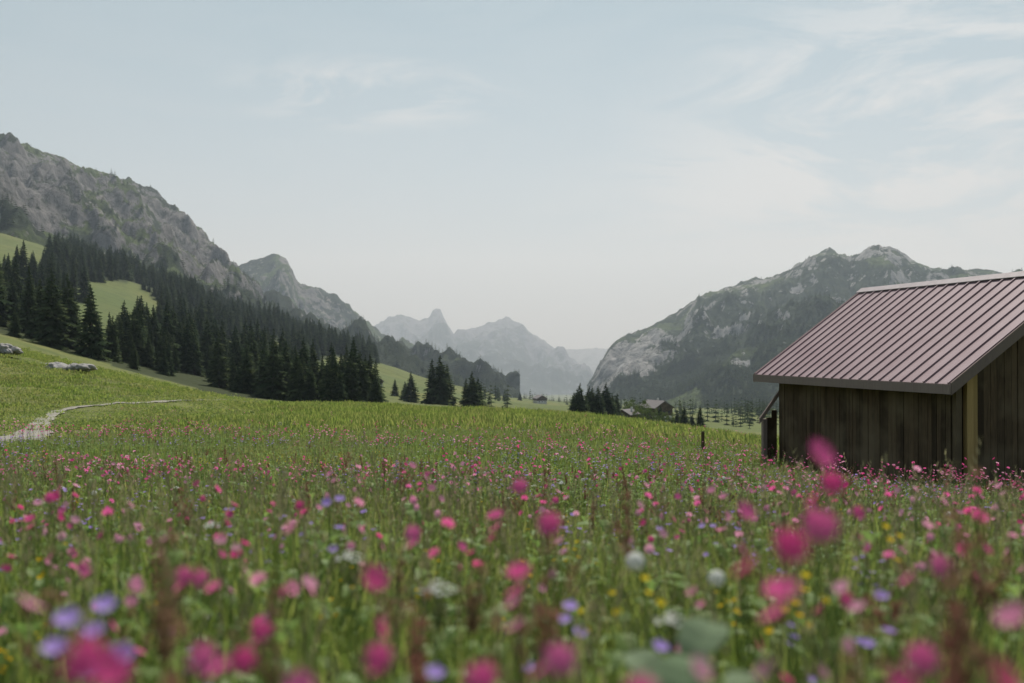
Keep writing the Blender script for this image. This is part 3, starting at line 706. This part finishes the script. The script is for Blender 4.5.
WHITE = plain('white_plaster', (.62,.60,.56), (.5,.48,.45), 2.); SLATE = plain('slate_roof', (.20,.18,.17), (.13,.12,.12), 3.); GLASS = plain('window_glass', (.03,.035,.04), (.05,.055,.06), 2., .15)
def chalet(px, d, w, l, h, rz, rot):
    x, y = world(px, d); z = h1(x, y)
    e = bpy.data.objects.new('alpine_chalet', None); scene.collection.objects.link(e); e.location = (x, y, z); e.rotation_euler[2] = rot
    I = lambda a, b_, c_: (a, b_, c_)
    def ch(name, b, mats): me = b.mesh(name, mats); fixn(me); link(name, me, None, e)
    b = MB(); boxmb(b, I, -w/2, w/2, -l/2, l/2, -1.5, h*.5, 0); ch('stone_base', b, [WHITE])
    b = MB(); boxmb(b, I, -w/2-.05, w/2+.05, -l/2-.05, l/2+.05, h*.5+.003, h, 0)
    for sy in (-l/2-.05, l/2+.05): b.add([(-w/2,sy,h),(w/2,sy,h),(0,sy,h+rz)], [(0,1,2)], 0)
    ch('timber_walls', b, [WD])
    b = MB(); ov = .9
    for s in (-1, 1):
        zz = lambda xx: h+rz*(1-abs(xx)/(w/2))
        xe = s*(w/2+ov)
        b.add([(0,-l/2-ov,h+rz+.05),(xe,-l/2-ov,zz(xe)+.05),(xe,l/2+ov,zz(xe)+.05),(0,l/2+ov,h+rz+.05),(0,-l/2-ov,h+rz+.3),(xe,-l/2-ov,zz(xe)+.3),(xe,l/2+ov,zz(xe)+.3),(0,l/2+ov,h+rz+.3)],
              [(0,1,2,3),(4,5,6,7),(0,1,5,4),(1,2,6,5),(2,3,7,6)], 0)
    ch('roof', b, [SLATE])
    b = MB()
    for wx in (-w*.3, 0, w*.3):
        for wz in (h*.2, h*.65): boxmb(b, I, wx-.45, wx+.45, -l/2-.12, -l/2-.06, wz, wz+1., 0)
    for wy in (-l*.3, 0, l*.3):
        for s in (-1, 1): boxmb(b, I, s*(w/2+.06), s*(w/2+.12), wy-.45, wy+.45, h*.2, h*.2+1, 0)
    ch('windows', b, [GLASS]); b = MB(); boxmb(b, I, w*.2, w*.2+.6, l*.1, l*.1+.6, h, h+rz+1.1); ch('chimney', b, [WHITE])
chalet(656, 430, 9, 11, 7., 2.6, .5); chalet(627, 390, 6, 7, 3.2, 1.6, -.6)
chalet(540, 900, 9, 12, 4.5, 2.4, .3); chalet(377, 560, 5, 6, 3, 1.6, .4)

RK = plain('limestone', (.38,.36,.34), (.22,.21,.19), 1.6, .9, .8, .15)
def boulder(px, d, r, n):
    X0, Y0 = world(px, d); bm = bmesh.new()
    for k in range(n):
        m_ = Matrix.Translation(((k-(n-1)/2)*r*1.0+R.uniform(-.2,.2)*r, R.uniform(-1,1)*r*.5, R.uniform(-.15,.05)*r)) @ Matrix.Rotation(R.random()*3, 4, 'Z') @ Matrix.Diagonal((r*R.uniform(.6,1.1), r*R.uniform(.5,.9), r*R.uniform(.32,.55), 1))
        bmesh.ops.create_icosphere(bm, subdivisions=4, radius=1, matrix=m_)
    for v in bm.verts:
        q = v.co/r; a_ = perlin(q.x*1.7+px, q.y*1.7+q.z*2.1); b_ = perlin(q.x*4+q.z*3, q.y*4+px); v.co *= 1+.22*float(a_)+.12*float(b_)
    me = bpy.data.meshes.new('boulder'); bm.to_mesh(me); bm.free(); me.materials.append(RK)
    o = link('boulder', me); o.location = (X0, Y0, h1(X0, Y0)+.4*r)
boulder(4, 97, 1.15, 3); boulder(74, 92, 1.1, 3); boulder(45, 95, .4, 2); boulder(250, 330, 1.2, 3); boulder(-40, 99, 1.2, 3)
def post(px, d, h_):
    x, y = world(px, d); b = MB(); n = 7; z = h1(x, y); ln = R.uniform(-.05,.05)
    ring = lambda zz, rr_, o_: [(rr_*math.cos(k*6.283/n)+o_, rr_*math.sin(k*6.283/n), zz) for k in range(n)]
    b.add(ring(-.4,.07,0)+ring(h_*.93,.06,ln)+ring(h_,.035,ln), [(i, (i+1)%n, n+(i+1)%n, n+i) for i in range(n)]+[(n+i, n+(i+1)%n, 2*n+(i+1)%n, 2*n+i) for i in range(n)]+[tuple(range(2*n,3*n))], 0)
    o = link('fence_post', b.mesh('fence_post', [WD])); o.location = (x, y, z)
post(703, 36, .95)

# ------------------------------------------------------------------ valley haze
if VOL:
    b = MB(); boxmb(b, lambda a, b_, c_: (a, b_, c_), -9000, 9000, 150, 16500, -900, 1500)
    hm, nt = newmat('valley_haze'); vs = N(nt, 'ShaderNodeVolumeScatter'); vs.inputs['Color'].default_value = (.74,.88,1.0,1); vs.inputs['Density'].default_value = 1.2e-4; vs.inputs['Anisotropy'].default_value = .3
    o_ = N(nt, 'ShaderNodeOutputMaterial'); L(nt, vs.outputs[0], o_.inputs['Volume'])
    me = b.mesh('haze', [hm]); fixn(me); link('haze', me)

# ------------------------------------------------------------------ light
EL, AZ = math.radians(56), math.radians(14)
w = bpy.data.worlds.new('World'); scene.world = w; w.use_nodes = True; nt = w.node_tree; nt.nodes.clear()
sk = N(nt, 'ShaderNodeTexSky', sky_type='NISHITA', sun_disc=False, sun_elevation=EL, sun_rotation=AZ, altitude=1200, air_density=1.0, dust_density=3.0, ozone_density=1.0)
hs = N(nt, 'ShaderNodeHueSaturation'); hs.inputs['Saturation'].default_value = .6; L(nt, sk.outputs[0], hs.inputs['Color'])
tc = N(nt, 'ShaderNodeTexCoord')
sx = N(nt, 'ShaderNodeSeparateXYZ'); L(nt, tc.outputs['Generated'], sx.inputs[0])
veil = mixc(nt, ramp(nt, sx.outputs['Z'], [(.0, 0.), (.34, 1.)]), (3.9, 4.6, 5.05), (2.1, 3.0, 3.45))
hi = ramp(nt, sx.outputs['Z'], [(.35, 0.88), (.75, 0.2)])
tint = mixc(nt, hi, hs.outputs[0], veil)
mp = N(nt, 'ShaderNodeMapping'); mp.inputs['Scale'].default_value = (1., 1., 3.6); mp.inputs['Rotation'].default_value = (0, .2, 0); L(nt, tc.outputs['Generated'], mp.inputs[0])
cn = noise(nt, mp.outputs[0], 4.2, 12, .62, .9)
def dm(d, r0, r1, zs=2.2):
    d = Vector(d).normalized(); s = N(nt, 'ShaderNodeVectorMath', operation='SUBTRACT'); L(nt, tc.outputs['Generated'], s.inputs[0]); s.inputs[1].default_value = d
    m = N(nt, 'ShaderNodeVectorMath', operation='MULTIPLY'); L(nt, s.outputs[0], m.inputs[0]); m.inputs[1].default_value = (1, 1, zs)
    l = N(nt, 'ShaderNodeVectorMath', operation='LENGTH'); L(nt, m.outputs[0], l.inputs[0])
    return ramp(nt, l.outputs['Value'], [(r0, 1.), (r1, 0.)])
m1 = dm((.44, 1, .23), .10, .32, 1.9); m2 = dm((-.14, 1, .258), .05, .16, 4.2); m3 = dm((.20, 1, .15), .0, .2, 3.)
ms = math_(nt, 'ADD', math_(nt, 'ADD', m1, math_(nt, 'MULTIPLY', m2, 1.)), math_(nt, 'MULTIPLY', m3, .5), True)
cf = math_(nt, 'MULTIPLY', ramp(nt, cn, [(.43, 0.), (.56, 1.)]), math_(nt, 'ADD', math_(nt, 'MULTIPLY', ms, .9), .06), True)
skc = mixc(nt, cf, tint, (5.15, 5.3, 5.35))
bg = N(nt, 'ShaderNodeBackground'); L(nt, skc, bg.inputs[0]); bg.inputs[1].default_value = .13
wo = N(nt, 'ShaderNodeOutputWorld'); L(nt, bg.outputs[0], wo.inputs[0])
sd = Vector((math.sin(AZ)*math.cos(EL), math.cos(AZ)*math.cos(EL), math.sin(EL)))
sl = bpy.data.lights.new('sun', 'SUN'); sl.energy = 5.0; sl.angle = math.radians(.6); sl.color = (1, .96, .90)
so = bpy.data.objects.new('sun', sl); scene.collection.objects.link(so); so.rotation_euler = (-sd).to_track_quat('-Z', 'Y').to_euler()

# ------------------------------------------------------------------ camera
cam = bpy.data.cameras.new('camera'); cam.lens = 35; cam.sensor_width = 36; cam.clip_start = .05; cam.clip_end = 40000
cam.dof.use_dof = True; cam.dof.focus_distance = 20; cam.dof.aperture_fstop = 1.8
co = bpy.data.objects.new('camera', cam); scene.collection.objects.link(co); co.location = (0, 0, 0)
co.rotation_euler = (math.radians(90)+math.atan(8.5/F), 0, 0); scene.camera = co
